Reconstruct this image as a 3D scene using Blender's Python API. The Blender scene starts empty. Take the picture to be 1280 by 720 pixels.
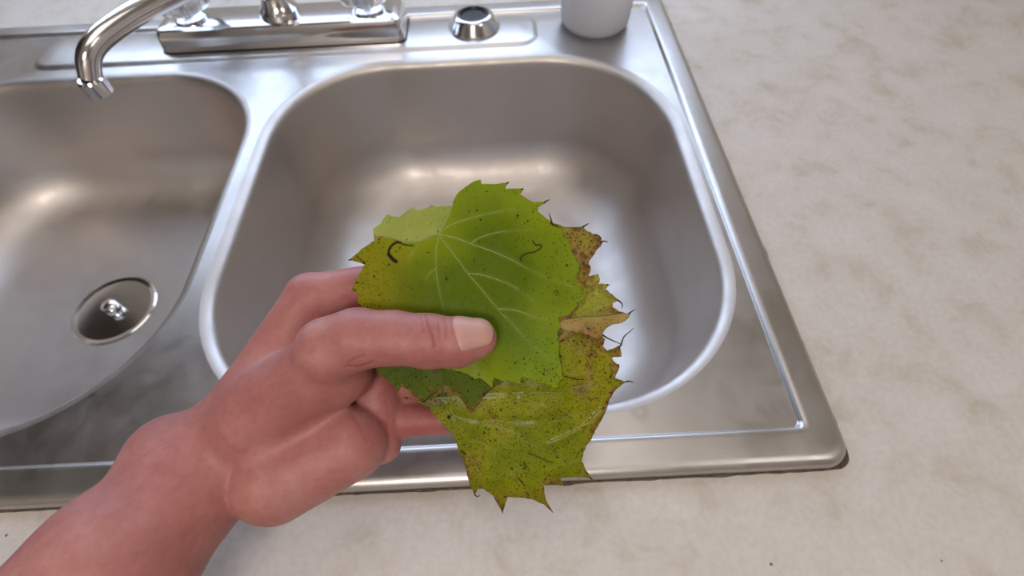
import bpy, bmesh, math, random
import numpy as np
from mathutils import Vector, Matrix, noise
from mathutils.geometry import delaunay_2d_cdt

SC = bpy.context.scene
COL = SC.collection
random.seed(4)
rng = np.random.default_rng(4)

# ------------------------------------------------------------------ camera
FPX = 620.0                       # focal length in pixels of the 1280x720 frame
CAM = np.array([0.0, 0.0, 0.32])
PITCH, ROLL = math.radians(56.2), math.radians(2.9)
FWD = np.array([0, math.cos(PITCH), -math.sin(PITCH)])
UP0 = np.array([0, math.sin(PITCH), math.cos(PITCH)])
RGT = math.cos(ROLL) * np.array([1.0, 0, 0]) - math.sin(ROLL) * UP0
UPV = math.sin(ROLL) * np.array([1.0, 0, 0]) + math.cos(ROLL) * UP0
cam = bpy.data.cameras.new('camera')
camo = bpy.data.objects.new('camera', cam)
COL.objects.link(camo)
cam.sensor_width = 36
cam.lens = FPX * 36 / 1280
cam.clip_start = 0.01
cam.clip_end = 50
M = Matrix.Identity(4)
for i in range(3):
    M[i][0], M[i][1], M[i][2], M[i][3] = RGT[i], UPV[i], -FWD[i], CAM[i]
camo.matrix_world = M
cam.dof.use_dof = True
cam.dof.focus_distance = 0.235
cam.dof.aperture_fstop = 9.0
SC.camera = camo

SC.view_settings.view_transform = 'Standard'
SC.view_settings.look = 'None'
SC.view_settings.gamma = 1
SC.view_settings.use_curve_mapping = False
SC.view_settings.exposure = 0.0
SC.cycles.use_denoising = True
SC.cycles.max_bounces = 8
SC.cycles.caustics_reflective = False

# ------------------------------------------------------------------ world and lights
W = bpy.data.worlds.new('daylight')
SC.world = W
W.use_nodes = True
W.node_tree.nodes['Background'].inputs[0].default_value = (0.62, 0.74, 1.0, 1)
W.node_tree.nodes['Background'].inputs[1].default_value = 1.0


def area(name, loc, target, size, sizey, power, color):
    l = bpy.data.lights.new(name, 'AREA')
    l.shape = 'RECTANGLE'
    l.size, l.size_y = size, sizey
    l.energy = power
    l.color = color
    o = bpy.data.objects.new(name, l)
    COL.objects.link(o)
    o.location = loc
    o.rotation_euler = (Vector(target) - Vector(loc)).to_track_quat('-Z', 'Y').to_euler()
    return o


area('window_daylight', (-0.20, 0.86, 0.42), (-0.15, 0.2, 0.1), 1.2, 0.42, 5.0, (0.60, 0.75, 1.0))
LAMPS = [(0.0, 0.30, 0.9, 3.6), (1.0, -0.35, 0.45, 2.5), (-0.25, -1.0, 0.45, 14.0)]     # x, y, size, watts; unseen lamps added to light the scene
for lx, ly, ls, lw in LAMPS:
    area('unseen_ceiling_glow', (lx, ly, 1.455), (lx, ly, 0), ls, ls, lw, (1.0, 0.91, 0.83))


# ------------------------------------------------------------------ helpers
def tag(o, label=None, cat=None, group=None, kind=None):
    if label: o['label'] = label
    if cat: o['category'] = cat
    if group: o['group'] = group
    if kind: o['kind'] = kind
    return o


def empty(name, loc):
    o = bpy.data.objects.new(name, None)
    o.empty_display_size = 0.02
    COL.objects.link(o)
    o.location = loc
    return o


def mesh_obj(name, verts, faces, mat, parent=None, smooth=True, origin=None):
    me = bpy.data.meshes.new(name)
    verts = np.asarray(verts, float)
    if origin is None and parent is None:
        origin = (0, 0, 0)
    off = np.array(origin if origin is not None else tuple(parent.location))
    me.from_pydata((verts - off).tolist(), [], [tuple(int(i) for i in f) for f in faces])
    me.validate()
    if smooth:
        me.polygons.foreach_set('use_smooth', [True] * len(me.polygons))
    if mat: me.materials.append(mat)
    o = bpy.data.objects.new(name, me)
    COL.objects.link(o)
    if parent is not None:
        o.parent = parent
        if origin is not None:
            o.location = Vector(origin) - parent.location
    else:
        o.location = off
    return o


def recalc(o):
    bm = bmesh.new(); bm.from_mesh(o.data)
    bmesh.ops.remove_doubles(bm, verts=bm.verts, dist=1e-6)
    bmesh.ops.recalc_face_normals(bm, faces=bm.faces)
    bm.to_mesh(o.data); bm.free()
    return o


def auto_smooth(o, deg=35):
    me = o.data
    me.set_sharp_from_angle(angle=math.radians(deg))
    return o


class MB:
    def __init__(s): s.v = []; s.f = []

    def add(s, v, f):
        n = len(s.v)
        s.v += [tuple(float(c) for c in p) for p in v]
        s.f += [tuple(i + n for i in q) for q in f]
        return s

    def box(s, a, b):
        x0, y0, z0 = a; x1, y1, z1 = b
        return s.add([(x0, y0, z0), (x1, y0, z0), (x1, y1, z0), (x0, y1, z0), (x0, y0, z1), (x1, y0, z1), (x1, y1, z1), (x0, y1, z1)],
                     [(0, 3, 2, 1), (4, 5, 6, 7), (0, 1, 5, 4), (1, 2, 6, 5), (2, 3, 7, 6), (3, 0, 4, 7)])

    def lathe(s, prof, c, n=48, flute=0, famp=0.0):
        vs = []; fs = []
        for k, (r, z) in enumerate(prof):
            for i in range(n):
                a = 2 * math.pi * i / n
                rr = r * (1 + famp * math.cos(flute * a)) if flute else r
                vs.append((c[0] + rr * math.cos(a), c[1] + rr * math.sin(a), c[2] + z))
        for k in range(len(prof) - 1):
            for i in range(n):
                j = (i + 1) % n
                fs.append((k * n + i, k * n + j, (k + 1) * n + j, (k + 1) * n + i))
        if prof[0][0] > 1e-5: fs.append(tuple(range(n - 1, -1, -1)))
        if prof[-1][0] > 1e-5: fs.append(tuple((len(prof) - 1) * n + i for i in range(n)))
        return s.add(vs, fs)

    def tube(s, pts, rad, n=10):
        pts = [Vector(p) for p in pts]
        rad = rad if hasattr(rad, '__len__') else [rad] * len(pts)
        vs = []; fs = []
        ref = Vector((0.3, 0.2, 0.93)).normalized()
        for k, p in enumerate(pts):
            t = (pts[min(k + 1, len(pts) - 1)] - pts[max(k - 1, 0)]).normalized()
            u = t.cross(ref)
            if u.length < 0.05: u = t.cross(Vector((1, 0, 0)))
            u.normalize(); w = t.cross(u)
            for i in range(n):
                a = 2 * math.pi * i / n
                vs.append(p + (u * math.cos(a) + w * math.sin(a)) * rad[k])
        for k in range(len(pts) - 1):
            for i in range(n):
                j = (i + 1) % n
                fs.append((k * n + i, k * n + j, (k + 1) * n + j, (k + 1) * n + i))
        fs.append(tuple(range(n - 1, -1, -1)))
        fs.append(tuple((len(pts) - 1) * n + i for i in range(n)))
        return s.add(vs, fs)

    def build(s, name, mat, parent=None, smooth=True, origin=None, bevel=0, deg=35):
        o = recalc(mesh_obj(name, s.v, s.f, mat, parent, smooth, origin))
        if smooth: auto_smooth(o, deg)
        if bevel:
            m = o.modifiers.new('bevel', 'BEVEL'); m.width = bevel; m.segments = 3; m.limit_method = 'ANGLE'
            m.harden_normals = False
        return o


def smooth_curve(pts, per=8, closed=False):
    pts = [np.array(p, float) for p in pts]
    out = []
    n = len(pts)
    rngk = range(n if closed else n - 1)
    for k in rngk:
        if closed:
            a, b, c, d = pts[(k - 1) % n], pts[k], pts[(k + 1) % n], pts[(k + 2) % n]
        else:
            a, b, c, d = pts[max(k - 1, 0)], pts[k], pts[k + 1], pts[min(k + 2, n - 1)]
        for i in range(per):
            t = i / per
            out.append(0.5 * ((2 * b) + (c - a) * t + (2 * a - 5 * b + 4 * c - d) * t * t + (3 * b - a - 3 * c + d) * t ** 3))
    if not closed: out.append(pts[-1])
    return out


# ------------------------------------------------------------------ materials
def nmat(name):
    m = bpy.data.materials.new(name); m.use_nodes = True
    nt = m.node_tree
    return m, nt, nt.nodes['Principled BSDF']


def N(nt, kind, **kw):
    n = nt.nodes.new(kind)
    for k, v in kw.items():
        if k.startswith('i_'):
            key = k[2:]
            key = int(key) if key.isdigit() else key.replace('_', ' ')
            n.inputs[key].default_value = v
        else: setattr(n, k, v)
    return n


def L(nt, a, b): nt.links.new(a, b)


def ramp(nt, src, stops):
    r = nt.nodes.new('ShaderNodeValToRGB')
    el = r.color_ramp.elements
    while len(el) > 1: el.remove(el[-1])
    el[0].position = stops[0][0]; el[0].color = (*stops[0][1], 1) if len(stops[0][1]) == 3 else stops[0][1]
    for p, c in stops[1:]:
        e = el.new(p); e.color = (*c, 1)
    L(nt, src, r.inputs[0])
    return r.outputs[0]


def mix(nt, fac, a, b, mode='MIX'):
    n = nt.nodes.new('ShaderNodeMix'); n.data_type = 'RGBA'; n.blend_type = mode
    for s, v in ((0, fac), (6, a), (7, b)):
        if hasattr(v, 'is_output') or hasattr(v, 'links'): L(nt, v, n.inputs[s])
        elif isinstance(v, (int, float)): n.inputs[s].default_value = v
        else: n.inputs[s].default_value = (*v, 1)
    return n.outputs[2]


def coords(nt, scale=(1, 1, 1)):
    t = N(nt, 'ShaderNodeTexCoord'); m = N(nt, 'ShaderNodeMapping'); m.inputs['Scale'].default_value = scale
    L(nt, t.outputs['Object'], m.inputs[0])
    return m.outputs[0]


def noisetex(nt, co, scale, detail=4, rough=0.5, dist=0):
    n = N(nt, 'ShaderNodeTexNoise'); n.inputs['Scale'].default_value = scale; n.inputs['Detail'].default_value = detail
    n.inputs['Roughness'].default_value = rough; n.inputs['Distortion'].default_value = dist
    L(nt, co, n.inputs['Vector'])
    return n.outputs[0]


def bump(nt, b, h, strength, dist):
    n = N(nt, 'ShaderNodeBump'); n.inputs['Strength'].default_value = strength; n.inputs['Distance'].default_value = dist
    L(nt, h, n.inputs['Height']); L(nt, n.outputs[0], b.inputs['Normal'])


def simple(name, color, rough=0.5, metal=0.0, var=0.06, vs=30, bmp=0.0, bs=200, **kw):
    m, nt, b = nmat(name)
    co = coords(nt)
    nz = noisetex(nt, co, vs)
    lo = tuple(c * (1 - var) for c in color); hi = tuple(min(1, c * (1 + var)) for c in color)
    L(nt, ramp(nt, nz, [(0.3, lo), (0.7, hi)]), b.inputs['Base Color'])
    b.inputs['Roughness'].default_value = rough; b.inputs['Metallic'].default_value = metal
    for k, v in kw.items(): b.inputs[k.replace('_', ' ')].default_value = v
    if bmp: bump(nt, b, noisetex(nt, co, bs), bmp, 0.0005)
    return m


def steel(name, color, rough, scr=(6, 220, 60), bmp=0.04, coat=0.25):
    m, nt, b = nmat(name)
    co = coords(nt)
    sm = noisetex(nt, co, 14, 5, 0.6)
    L(nt, ramp(nt, sm, [(0.3, tuple(c * 0.93 for c in color)), (0.7, color)]), b.inputs['Base Color'])
    b.inputs['Metallic'].default_value = 1
    blotch = noisetex(nt, co, 35, 6, 0.65, 0.4)
    mr = N(nt, 'ShaderNodeMapRange'); L(nt, blotch, mr.inputs[0])
    mr.inputs[1].default_value = 0.3; mr.inputs[2].default_value = 0.75
    mr.inputs[3].default_value = rough - 0.05; mr.inputs[4].default_value = rough + 0.08
    L(nt, mr.outputs[0], b.inputs['Roughness'])
    b.inputs['Coat Weight'].default_value = coat; b.inputs['Coat Roughness'].default_value = 0.07
    br = noisetex(nt, coords(nt, scr), 3, 3, 0.5)
    bump(nt, b, br, bmp, 0.001)
    return m


M_STEEL = steel('brushed_steel', (0.60, 0.575, 0.56), 0.36)
def water_mark(m, at, rad):
    nt = m.node_tree; b = nt.nodes['Principled BSDF']; co = coords(nt)
    nn = N(nt, 'ShaderNodeTexNoise'); nn.inputs['Scale'].default_value = 300; L(nt, co, nn.inputs[0])
    wob = N(nt, 'ShaderNodeVectorMath', operation='MULTIPLY_ADD'); wob.inputs[1].default_value = (.004, .004, 0); L(nt, nn.outputs['Color'], wob.inputs[0]); L(nt, co, wob.inputs[2])
    ds = N(nt, 'ShaderNodeVectorMath', operation='DISTANCE'); ds.inputs[1].default_value = (at[0] + .002, at[1] + .002, 0); L(nt, wob.outputs[0], ds.inputs[0])
    ring = ramp(nt, ds.outputs['Value'], [(0, (0, 0, 0)), (rad * .75, (.1, .1, .1)), (rad, (.35, .35, .35)), (rad * 1.15, (0, 0, 0))])
    old = b.inputs['Base Color'].links[0].from_socket
    L(nt, mix(nt, ring, old, (.25, .24, .23)), b.inputs['Base Color'])


water_mark(M_STEEL, (0.080 + 0.25, 0.111 - 0.3585), 0.0042)
M_BASIN = steel('satin_basin_steel', (0.58, 0.54, 0.515), 0.47, (60, 60, 60), 0.02, 0.06)
M_CHROME = simple('worn_chrome', (0.72, 0.72, 0.74), 0.12, 1.0, 0.05, 60, 0.05, 150)
M_BLACK = simple('black_rubber', (0.012, 0.012, 0.014), 0.35)
M_CUP = simple('white_plastic', (0.90, 0.89, 0.88), 0.45, 0, 0.005, 10, 0.02, 90)
nt_ = M_CUP.node_tree; tr_ = N(nt_, 'ShaderNodeBsdfTranslucent'); tr_.inputs[0].default_value = (.9, .9, .92, 1); mx_ = N(nt_, 'ShaderNodeMixShader'); mx_.inputs[0].default_value = .5
L(nt_, nt_.nodes['Principled BSDF'].outputs[0], mx_.inputs[1]); L(nt_, tr_.outputs[0], mx_.inputs[2]); L(nt_, mx_.outputs[0], nt_.nodes['Material Output'].inputs[0])
M_WALL = simple('painted_wall', (0.72, 0.69, 0.64), 0.8, 0, 0.03, 6, 0.1, 120)
M_CEIL = simple('ceiling_paint', (0.78, 0.76, 0.73), 0.9, 0, 0.02)
M_TRIM = simple('white_trim_paint', (0.75, 0.74, 0.72), 0.45, 0, 0.02)
M_FLOOR = simple('brown_vinyl_floor', (0.23, 0.17, 0.13), 0.5, 0, 0.2, 9)
M_GRIME = simple('dark_grime_caulk', (0.10, 0.075, 0.055), 0.8, 0, 0.5, 260, 0.6, 500)


def wood_mat():
    m, nt, b = nmat('dark_stained_wood')
    co = coords(nt, (14, 14, 1.2))
    L(nt, ramp(nt, noisetex(nt, co, 4, 5, 0.6, 1.2), [(0.3, (0.16, 0.115, 0.085)), (0.7, (0.27, 0.20, 0.15))]), b.inputs['Base Color'])
    b.inputs['Roughness'].default_value = 0.5
    return m


M_WOOD = wood_mat()


M_CREAM = simple('added_cupboard_cream', (0.62, 0.57, 0.50), 0.5, 0, 0.02)
M_DARK = simple('added_cupboard_walnut', (0.045, 0.03, 0.024), 0.5, 0, 0.3, 12)


def counter_mat():
    m, nt, b = nmat('mottled_laminate')
    co = coords(nt)
    base = ramp(nt, noisetex(nt, co, 26, 6, 0.62, 0.3), [(0.32, (0.53, 0.475, 0.395)), (0.47, (0.62, 0.575, 0.535)), (0.72, (0.67, 0.63, 0.60))])
    fine = ramp(nt, noisetex(nt, co, 240, 3), [(0.3, (0.93, 0.92, 0.91)), (0.6, (1, 1, 1))])
    c = mix(nt, 1.0, base, fine, 'MULTIPLY')
    # a dried ring stain and a few dark crumbs of dirt with shapes of their own
    sub = N(nt, 'ShaderNodeVectorMath', operation='DISTANCE'); sub.inputs[1].default_value = (0.078, 0.040, 0.0)
    wob = N(nt, 'ShaderNodeVectorMath', operation='MULTIPLY_ADD')
    nn = N(nt, 'ShaderNodeTexNoise'); nn.inputs['Scale'].default_value = 160; L(nt, co, nn.inputs[0])
    L(nt, nn.outputs['Color'], wob.inputs[0]); wob.inputs[1].default_value = (0.005, 0.005, 0); L(nt, co, wob.inputs[2])
    L(nt, wob.outputs[0], sub.inputs[0])
    ring = ramp(nt, sub.outputs['Value'], [(0.0, (0.25, 0.25, 0.25)), (0.0042, (0.35, 0.35, 0.35)), (0.0050, (1, 1, 1)), (0.0058, (0, 0, 0))])
    rm = N(nt, 'ShaderNodeMath', operation='MULTIPLY'); rm.inputs[1].default_value = 0.22; L(nt, ring, rm.inputs[0])
    c = mix(nt, rm.outputs[0], c, (0.40, 0.36, 0.30))
    vo = N(nt, 'ShaderNodeTexVoronoi'); vo.inputs['Scale'].default_value = 42; L(nt, co, vo.inputs['Vector'])
    dots = ramp(nt, vo.outputs['Distance'], [(0.0, (1, 1, 1)), (0.028, (1, 1, 1)), (0.045, (0, 0, 0))])
    sepc = N(nt, 'ShaderNodeSeparateColor'); L(nt, vo.outputs['Color'], sepc.inputs[0])
    pick = N(nt, 'ShaderNodeMath', operation='GREATER_THAN'); pick.inputs[1].default_value = 0.8; L(nt, sepc.outputs[0], pick.inputs[0])
    mm = N(nt, 'ShaderNodeMath', operation='MULTIPLY'); L(nt, dots, mm.inputs[0]); L(nt, pick.outputs[0], mm.inputs[1])
    c = mix(nt, mm.outputs[0], c, (0.16, 0.12, 0.09))
    L(nt, c, b.inputs['Base Color'])
    b.inputs['Roughness'].default_value = 0.42
    bump(nt, b, noisetex(nt, co, 500, 2), 0.06, 0.0004)
    return m


M_COUNTER = counter_mat()


def glass_mat(name, rough=0.03, color=(0.95, 0.97, 1)):
    m, nt, b = nmat(name)
    b.inputs['Base Color'].default_value = (*color, 1)
    b.inputs['Transmission Weight'].default_value = 1
    b.inputs['Roughness'].default_value = rough
    b.inputs['IOR'].default_value = 1.45
    return m


M_GLASS = glass_mat('window_glass', 0.0)
M_ACRYL = glass_mat('cloudy_acrylic', 0.22, (0.93, 0.95, 1.0))


def skin_mat():
    m, nt, b = nmat('skin')
    co = coords(nt)
    big = noisetex(nt, co, 38, 3, 0.55)
    c = ramp(nt, big, [(0.32, (0.41, 0.155, 0.142)), (0.52, (0.47, 0.19, 0.175)), (0.72, (0.53, 0.25, 0.225))])
    at = N(nt, 'ShaderNodeAttribute', attribute_name='flush_shade')
    fl = N(nt, 'ShaderNodeMath', operation='MULTIPLY'); fl.inputs[1].default_value = 0.75; L(nt, at.outputs['Fac'], fl.inputs[0])
    c = mix(nt, fl.outputs[0], c, (0.37, 0.085, 0.08))
    small = ramp(nt, noisetex(nt, co, 320, 3, 0.6), [(0.3, (0.9, 0.87, 0.87)), (0.6, (1, 1, 1))])
    c = mix(nt, 1.0, c, small, 'MULTIPLY')
    L(nt, c, b.inputs['Base Color'])
    b.inputs['Roughness'].default_value = 0.48
    b.inputs['Subsurface Weight'].default_value = 0.25
    b.inputs['Subsurface Radius'].default_value = (1.0, 0.35, 0.2)
    b.inputs['Subsurface Scale'].default_value = 0.003
    v = N(nt, 'ShaderNodeTexVoronoi'); v.inputs['Scale'].default_value = 1300; L(nt, co, v.inputs['Vector'])
    fine = noisetex(nt, coords(nt, (1, 1, 1)), 420, 5, 0.7)
    ad = N(nt, 'ShaderNodeMath', operation='ADD'); L(nt, v.outputs['Distance'], ad.inputs[0]); L(nt, fine, ad.inputs[1])
    bump(nt, b, ad.outputs[0], 0.16, 0.0005)
    return m


M_SKIN = skin_mat()
M_NAIL = simple('fingernail', (0.60, 0.33, 0.29), 0.42, 0, 0.06, 90, 0.05, 300, Subsurface_Weight=0.2, Subsurface_Scale=0.002)


def leaf_mat(name, gloss=0.38, spots=1.0, seed=0.0, spec=.22, wet_bump=.16):
    m, nt, b = nmat(name)
    tc = N(nt, 'ShaderNodeTexCoord')
    off = N(nt, 'ShaderNodeVectorMath', operation='ADD'); off.inputs[1].default_value = (seed, seed * .7, seed * .3)
    L(nt, tc.outputs['Object'], off.inputs[0]); co = off.outputs[0]
    col = N(nt, 'ShaderNodeAttribute', attribute_name='tint').outputs['Color']
    dry = N(nt, 'ShaderNodeAttribute', attribute_name='dry').outputs['Fac']
    dot = N(nt, 'ShaderNodeAttribute', attribute_name='specks').outputs['Fac']
    mine = N(nt, 'ShaderNodeAttribute', attribute_name='trail').outputs['Fac']
    var = ramp(nt, noisetex(nt, co, 75, 6, 0.65), [(0.25, (0.80, 0.84, 0.72)), (0.5, (1, 1, 1)), (0.75, (1.0, 1.0, 0.9))])
    c = mix(nt, 1.0, col, var, 'MULTIPLY')
    # fine reticulate net of veinlets
    v1 = N(nt, 'ShaderNodeTexVoronoi', feature='DISTANCE_TO_EDGE'); v1.inputs['Scale'].default_value = 330; L(nt, co, v1.inputs['Vector'])
    net = ramp(nt, v1.outputs['Distance'], [(0.0, (1, 1, 1)), (0.07, (0, 0, 0))])
    nf = N(nt, 'ShaderNodeMath', operation='MULTIPLY'); nf.inputs[1].default_value = 0.045; L(nt, net, nf.inputs[0])
    c = mix(nt, nf.outputs[0], c, (0.42, 0.46, 0.10))
    # dry, browned tissue, ragged by noise
    rag = noisetex(nt, co, 260, 6, 0.75)
    s = N(nt, 'ShaderNodeMath', operation='MULTIPLY_ADD'); s.inputs[1].default_value = 1.5; s.inputs[2].default_value = -0.75
    L(nt, rag, s.inputs[0])
    a = N(nt, 'ShaderNodeMath', operation='ADD'); L(nt, s.outputs[0], a.inputs[0]); L(nt, dry, a.inputs[1])
    df = ramp(nt, a.outputs[0], [(0.30, (0, 0, 0)), (0.62, (0.75, 0.75, 0.75)), (0.95, (1, 1, 1))])
    drycol = ramp(nt, noisetex(nt, co, 330, 4, 0.6), [(0.34, (0.055, 0.022, 0.008)), (0.50, (0.20, 0.10, 0.025)), (0.66, (0.36, 0.22, 0.06))])
    c = mix(nt, df, c, drycol)
    # dark pin-prick specks in two sizes
    wq = N(nt, 'ShaderNodeTexNoise'); wq.inputs['Scale'].default_value = 700; wq.inputs['Detail'].default_value = 2; L(nt, co, wq.inputs['Vector'])
    wm = N(nt, 'ShaderNodeVectorMath', operation='MULTIPLY_ADD'); wm.inputs[1].default_value = (.0016, .0016, .0016)
    L(nt, wq.outputs['Color'], wm.inputs[0]); L(nt, co, wm.inputs[2]); co_spot = wm.outputs[0]
    for sc_, lo, thr in ((380, 0.10, 0.52), (640, 0.13, 0.40), (230, 0.085, 0.50), (950, .15, .45)):
        vo = N(nt, 'ShaderNodeTexVoronoi'); vo.inputs['Scale'].default_value = sc_; L(nt, co_spot, vo.inputs['Vector'])
        d = ramp(nt, vo.outputs['Distance'], [(0.0, (1, 1, 1)), (lo, (1, 1, 1)), (lo * 2.0, (0, 0, 0))])
        sp = N(nt, 'ShaderNodeSeparateColor'); L(nt, vo.outputs['Color'], sp.inputs[0])
        th = N(nt, 'ShaderNodeMath', operation='MULTIPLY_ADD'); th.inputs[1].default_value = spots; th.inputs[2].default_value = -thr * 1.0
        L(nt, dot, th.inputs[0])
        cmp_ = N(nt, 'ShaderNodeMath', operation='SUBTRACT'); L(nt, th.outputs[0], cmp_.inputs[0])
        h = N(nt, 'ShaderNodeMath', operation='MULTIPLY'); h.inputs[1].default_value = 0.9; L(nt, sp.outputs[0], h.inputs[0])
        L(nt, h.outputs[0], cmp_.inputs[1])
        g = N(nt, 'ShaderNodeMath', operation='GREATER_THAN'); g.inputs[1].default_value = -thr; L(nt, cmp_.outputs[0], g.inputs[0])
        mu = N(nt, 'ShaderNodeMath', operation='MULTIPLY'); L(nt, d, mu.inputs[0]); L(nt, g.outputs[0], mu.inputs[1])
        mu2 = N(nt, 'ShaderNodeMath', operation='MULTIPLY'); mu2.inputs[1].default_value = 0.93; L(nt, mu.outputs[0], mu2.inputs[0])
        c = mix(nt, mu2.outputs[0], c, (0.018, 0.008, 0.003))
    c = mix(nt, mine, c, (0.022, 0.008, 0.004))
    L(nt, c, b.inputs['Base Color'])
    wet = noisetex(nt, co, 95, 3, 0.6)
    mr = N(nt, 'ShaderNodeMapRange'); L(nt, wet, mr.inputs[0])
    mr.inputs[1].default_value = 0.35; mr.inputs[2].default_value = 0.7
    mr.inputs[3].default_value = gloss + 0.14; mr.inputs[4].default_value = gloss - 0.10
    L(nt, mr.outputs[0], b.inputs['Roughness'])
    b.inputs['Specular IOR Level'].default_value = spec
    b.inputs['Subsurface Weight'].default_value = 0.12
    b.inputs['Subsurface Radius'].default_value = (0.5, 1.0, 0.15)
    b.inputs['Subsurface Scale'].default_value = 0.0012
    nb = N(nt, 'ShaderNodeMath', operation='MULTIPLY_ADD'); nb.inputs[1].default_value = -0.10
    L(nt, net, nb.inputs[0]); L(nt, noisetex(nt, co, 150, 4, 0.6), nb.inputs[2])
    bump(nt, b, nb.outputs[0], wet_bump, 0.0005)
    return m


# ------------------------------------------------------------------ room shell
CZ = -0.0045                                            # laminate surface, just under the rim
RX0, RX1, RY0, RY1, ZF, ZC = -1.75, 1.45, -1.9, 0.90, -0.91, 1.50
tag(MB().box((RX0 - .1, RY0 - .1, ZF - .1), (RX1 + .1, RY1 + .1, ZF)).build('floor', M_FLOOR, smooth=False), kind='structure')
tag(MB().box((RX0 - .1, RY0 - .1, ZC), (RX1 + .1, RY1 + .1, ZC + .1)).build('ceiling', M_CEIL, smooth=False), kind='structure')
tag(MB().box((RX0 - .1, RY0 - .1, ZF), (RX0, RY1 + .1, ZC)).build('wall_left', M_WALL, smooth=False), kind='structure')
tag(MB().box((RX1, RY0 - .1, ZF), (RX1 + .1, RY1 + .1, ZC)).build('wall_right', M_WALL, smooth=False), kind='structure')
tag(MB().box((RX0, RY0 - .1, ZF), (RX1, RY0, ZC)).build('wall_front', M_WALL, smooth=False), kind='structure')
WX0, WX1, WZ0, WZ1 = -0.83, 0.43, 0.19, 0.66
wb = MB()
wb.box((RX0, RY1, ZF), (WX0, RY1 + .1, ZC)); wb.box((WX1, RY1, ZF), (RX1, RY1 + .1, ZC))
wb.box((WX0, RY1, ZF), (WX1, RY1 + .1, WZ0)); wb.box((WX0, RY1, WZ1), (WX1, RY1 + .1, ZC))
tag(wb.build('wall_back', M_WALL, smooth=False), kind='structure')
win = tag(empty('window_1', (WX0, RY1, WZ0)), kind='structure')
fr = MB(); t = 0.045
fr.box((WX0, RY1 + .02, WZ0), (WX0 + t, RY1 + .07, WZ1)); fr.box((WX1 - t, RY1 + .02, WZ0), (WX1, RY1 + .07, WZ1))
fr.box((WX0 + t, RY1 + .02, WZ0), (WX1 - t, RY1 + .07, WZ0 + t)); fr.box((WX0 + t, RY1 + .02, WZ1 - t), (WX1 - t, RY1 + .07, WZ1))
wc = (WX0 + WX1) / 2
fr.box((wc - .02, RY1 + .02, WZ0 + t), (wc + .02, RY1 + .07, WZ1 - t))
fr.build('window_frame', M_TRIM, win, smooth=False)
for a, b_ in ((WX0 + t, wc - .02), (wc + .02, WX1 - t)):
    MB().box((a, RY1 + .043, WZ0 + t), (b_, RY1 + .047, WZ1 - t)).build('pane', M_GLASS, win, smooth=False)

# unseen cupboards behind the viewer, added and kept pale to brighten steel reflections
cup = tag(empty('added_cupboards', (-0.2, RY0, ZF)), 'added cream painted cupboards along the unseen wall behind the viewer', 'cupboard')
MB().box((-1.5, RY0 + .002, ZF + .002), (1.2, RY0 + .55, 1.25)).build('carcass', M_CREAM, cup, smooth=False)
for i in range(5):
    x0 = -1.48 + i * .535
    for z0, z1 in ((ZF + .08, .25), (.28, 1.22)):
        MB().box((x0, RY0 + .552, z0), (x0 + .52, RY0 + .572, z1)).build('door', M_CREAM, cup, smooth=False)

lcup = tag(empty('added_dark_cupboard', (RX0 + .2, 0, CZ)), 'added tall dark cupboard at the unseen left end of the worktop', 'cupboard')  # out of view, added to darken what the right basin wall reflects
MB().box((RX0 + .003, -.02, CZ + .0005), (RX0 + .45, RY1 - .003, ZC - .01)).build('carcass', M_DARK, lcup, smooth=False)
for y0 in (-.01, .445):
    MB().box((RX0 + .451, y0, CZ + .02), (RX0 + .471, y0 + .44, ZC - .03)).build('door', M_DARK, lcup, smooth=False)
# unseen ceiling lights, housings added to go with the glows
for (lx, ly, ls, lw), lab in zip(LAMPS, ('unseen large square ceiling light above the sink', 'added small square ceiling light at the unseen right of the room', 'unseen square ceiling light behind the viewer')):
    cl = tag(empty('unseen_ceiling_light', (lx, ly, ZC)), lab, 'lamp', 'unseen ceiling lights')
    MB().box((lx - ls / 2 - .02, ly - ls / 2 - .02, ZC - .03), (lx + ls / 2 + .02, ly + ls / 2 + .02, ZC - .001)).build('housing', M_TRIM, cl, smooth=False)

# ------------------------------------------------------------------ worktop and cabinet
SX0, SX1, SY0, SY1 = -0.706, 0.206, 0.070, 0.647        # outline of the steel sink
CZ = -0.0045                                            # laminate surface, just under the rim
CT = 0.035
HX0, HX1, HY0, HY1 = SX0 + .02, SX1 - .02, SY0 + .02, SY1 - .02


def rrect(x0, x1, y0, y1, r, n=10):
    """rounded rectangle, r = (front-left, front-right, back-right, back-left), counter-clockwise"""
    if not hasattr(r, '__len__'): r = (r,) * 4
    pts = []
    for (cx, cy, a0, rr) in ((x0 + r[0], y0 + r[0], 180, r[0]), (x1 - r[1], y0 + r[1], 270, r[1]), (x1 - r[2], y1 - r[2], 0, r[2]), (x0 + r[3], y1 - r[3], 90, r[3])):
        for i in range(n + 1):
            a = math.radians(a0 + 90 * i / n)
            pts.append((cx + rr * math.cos(a), cy + rr * math.sin(a)))
    return pts


def loft(mb, loops):
    n = len(loops[0]); b0 = len(mb.v)
    for lp in loops: mb.v += [tuple(p) for p in lp]
    for k in range(len(loops) - 1):
        for i in range(n):
            j = (i + 1) % n
            mb.f.append((b0 + k * n + i, b0 + k * n + j, b0 + (k + 1) * n + j, b0 + (k + 1) * n + i))


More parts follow.
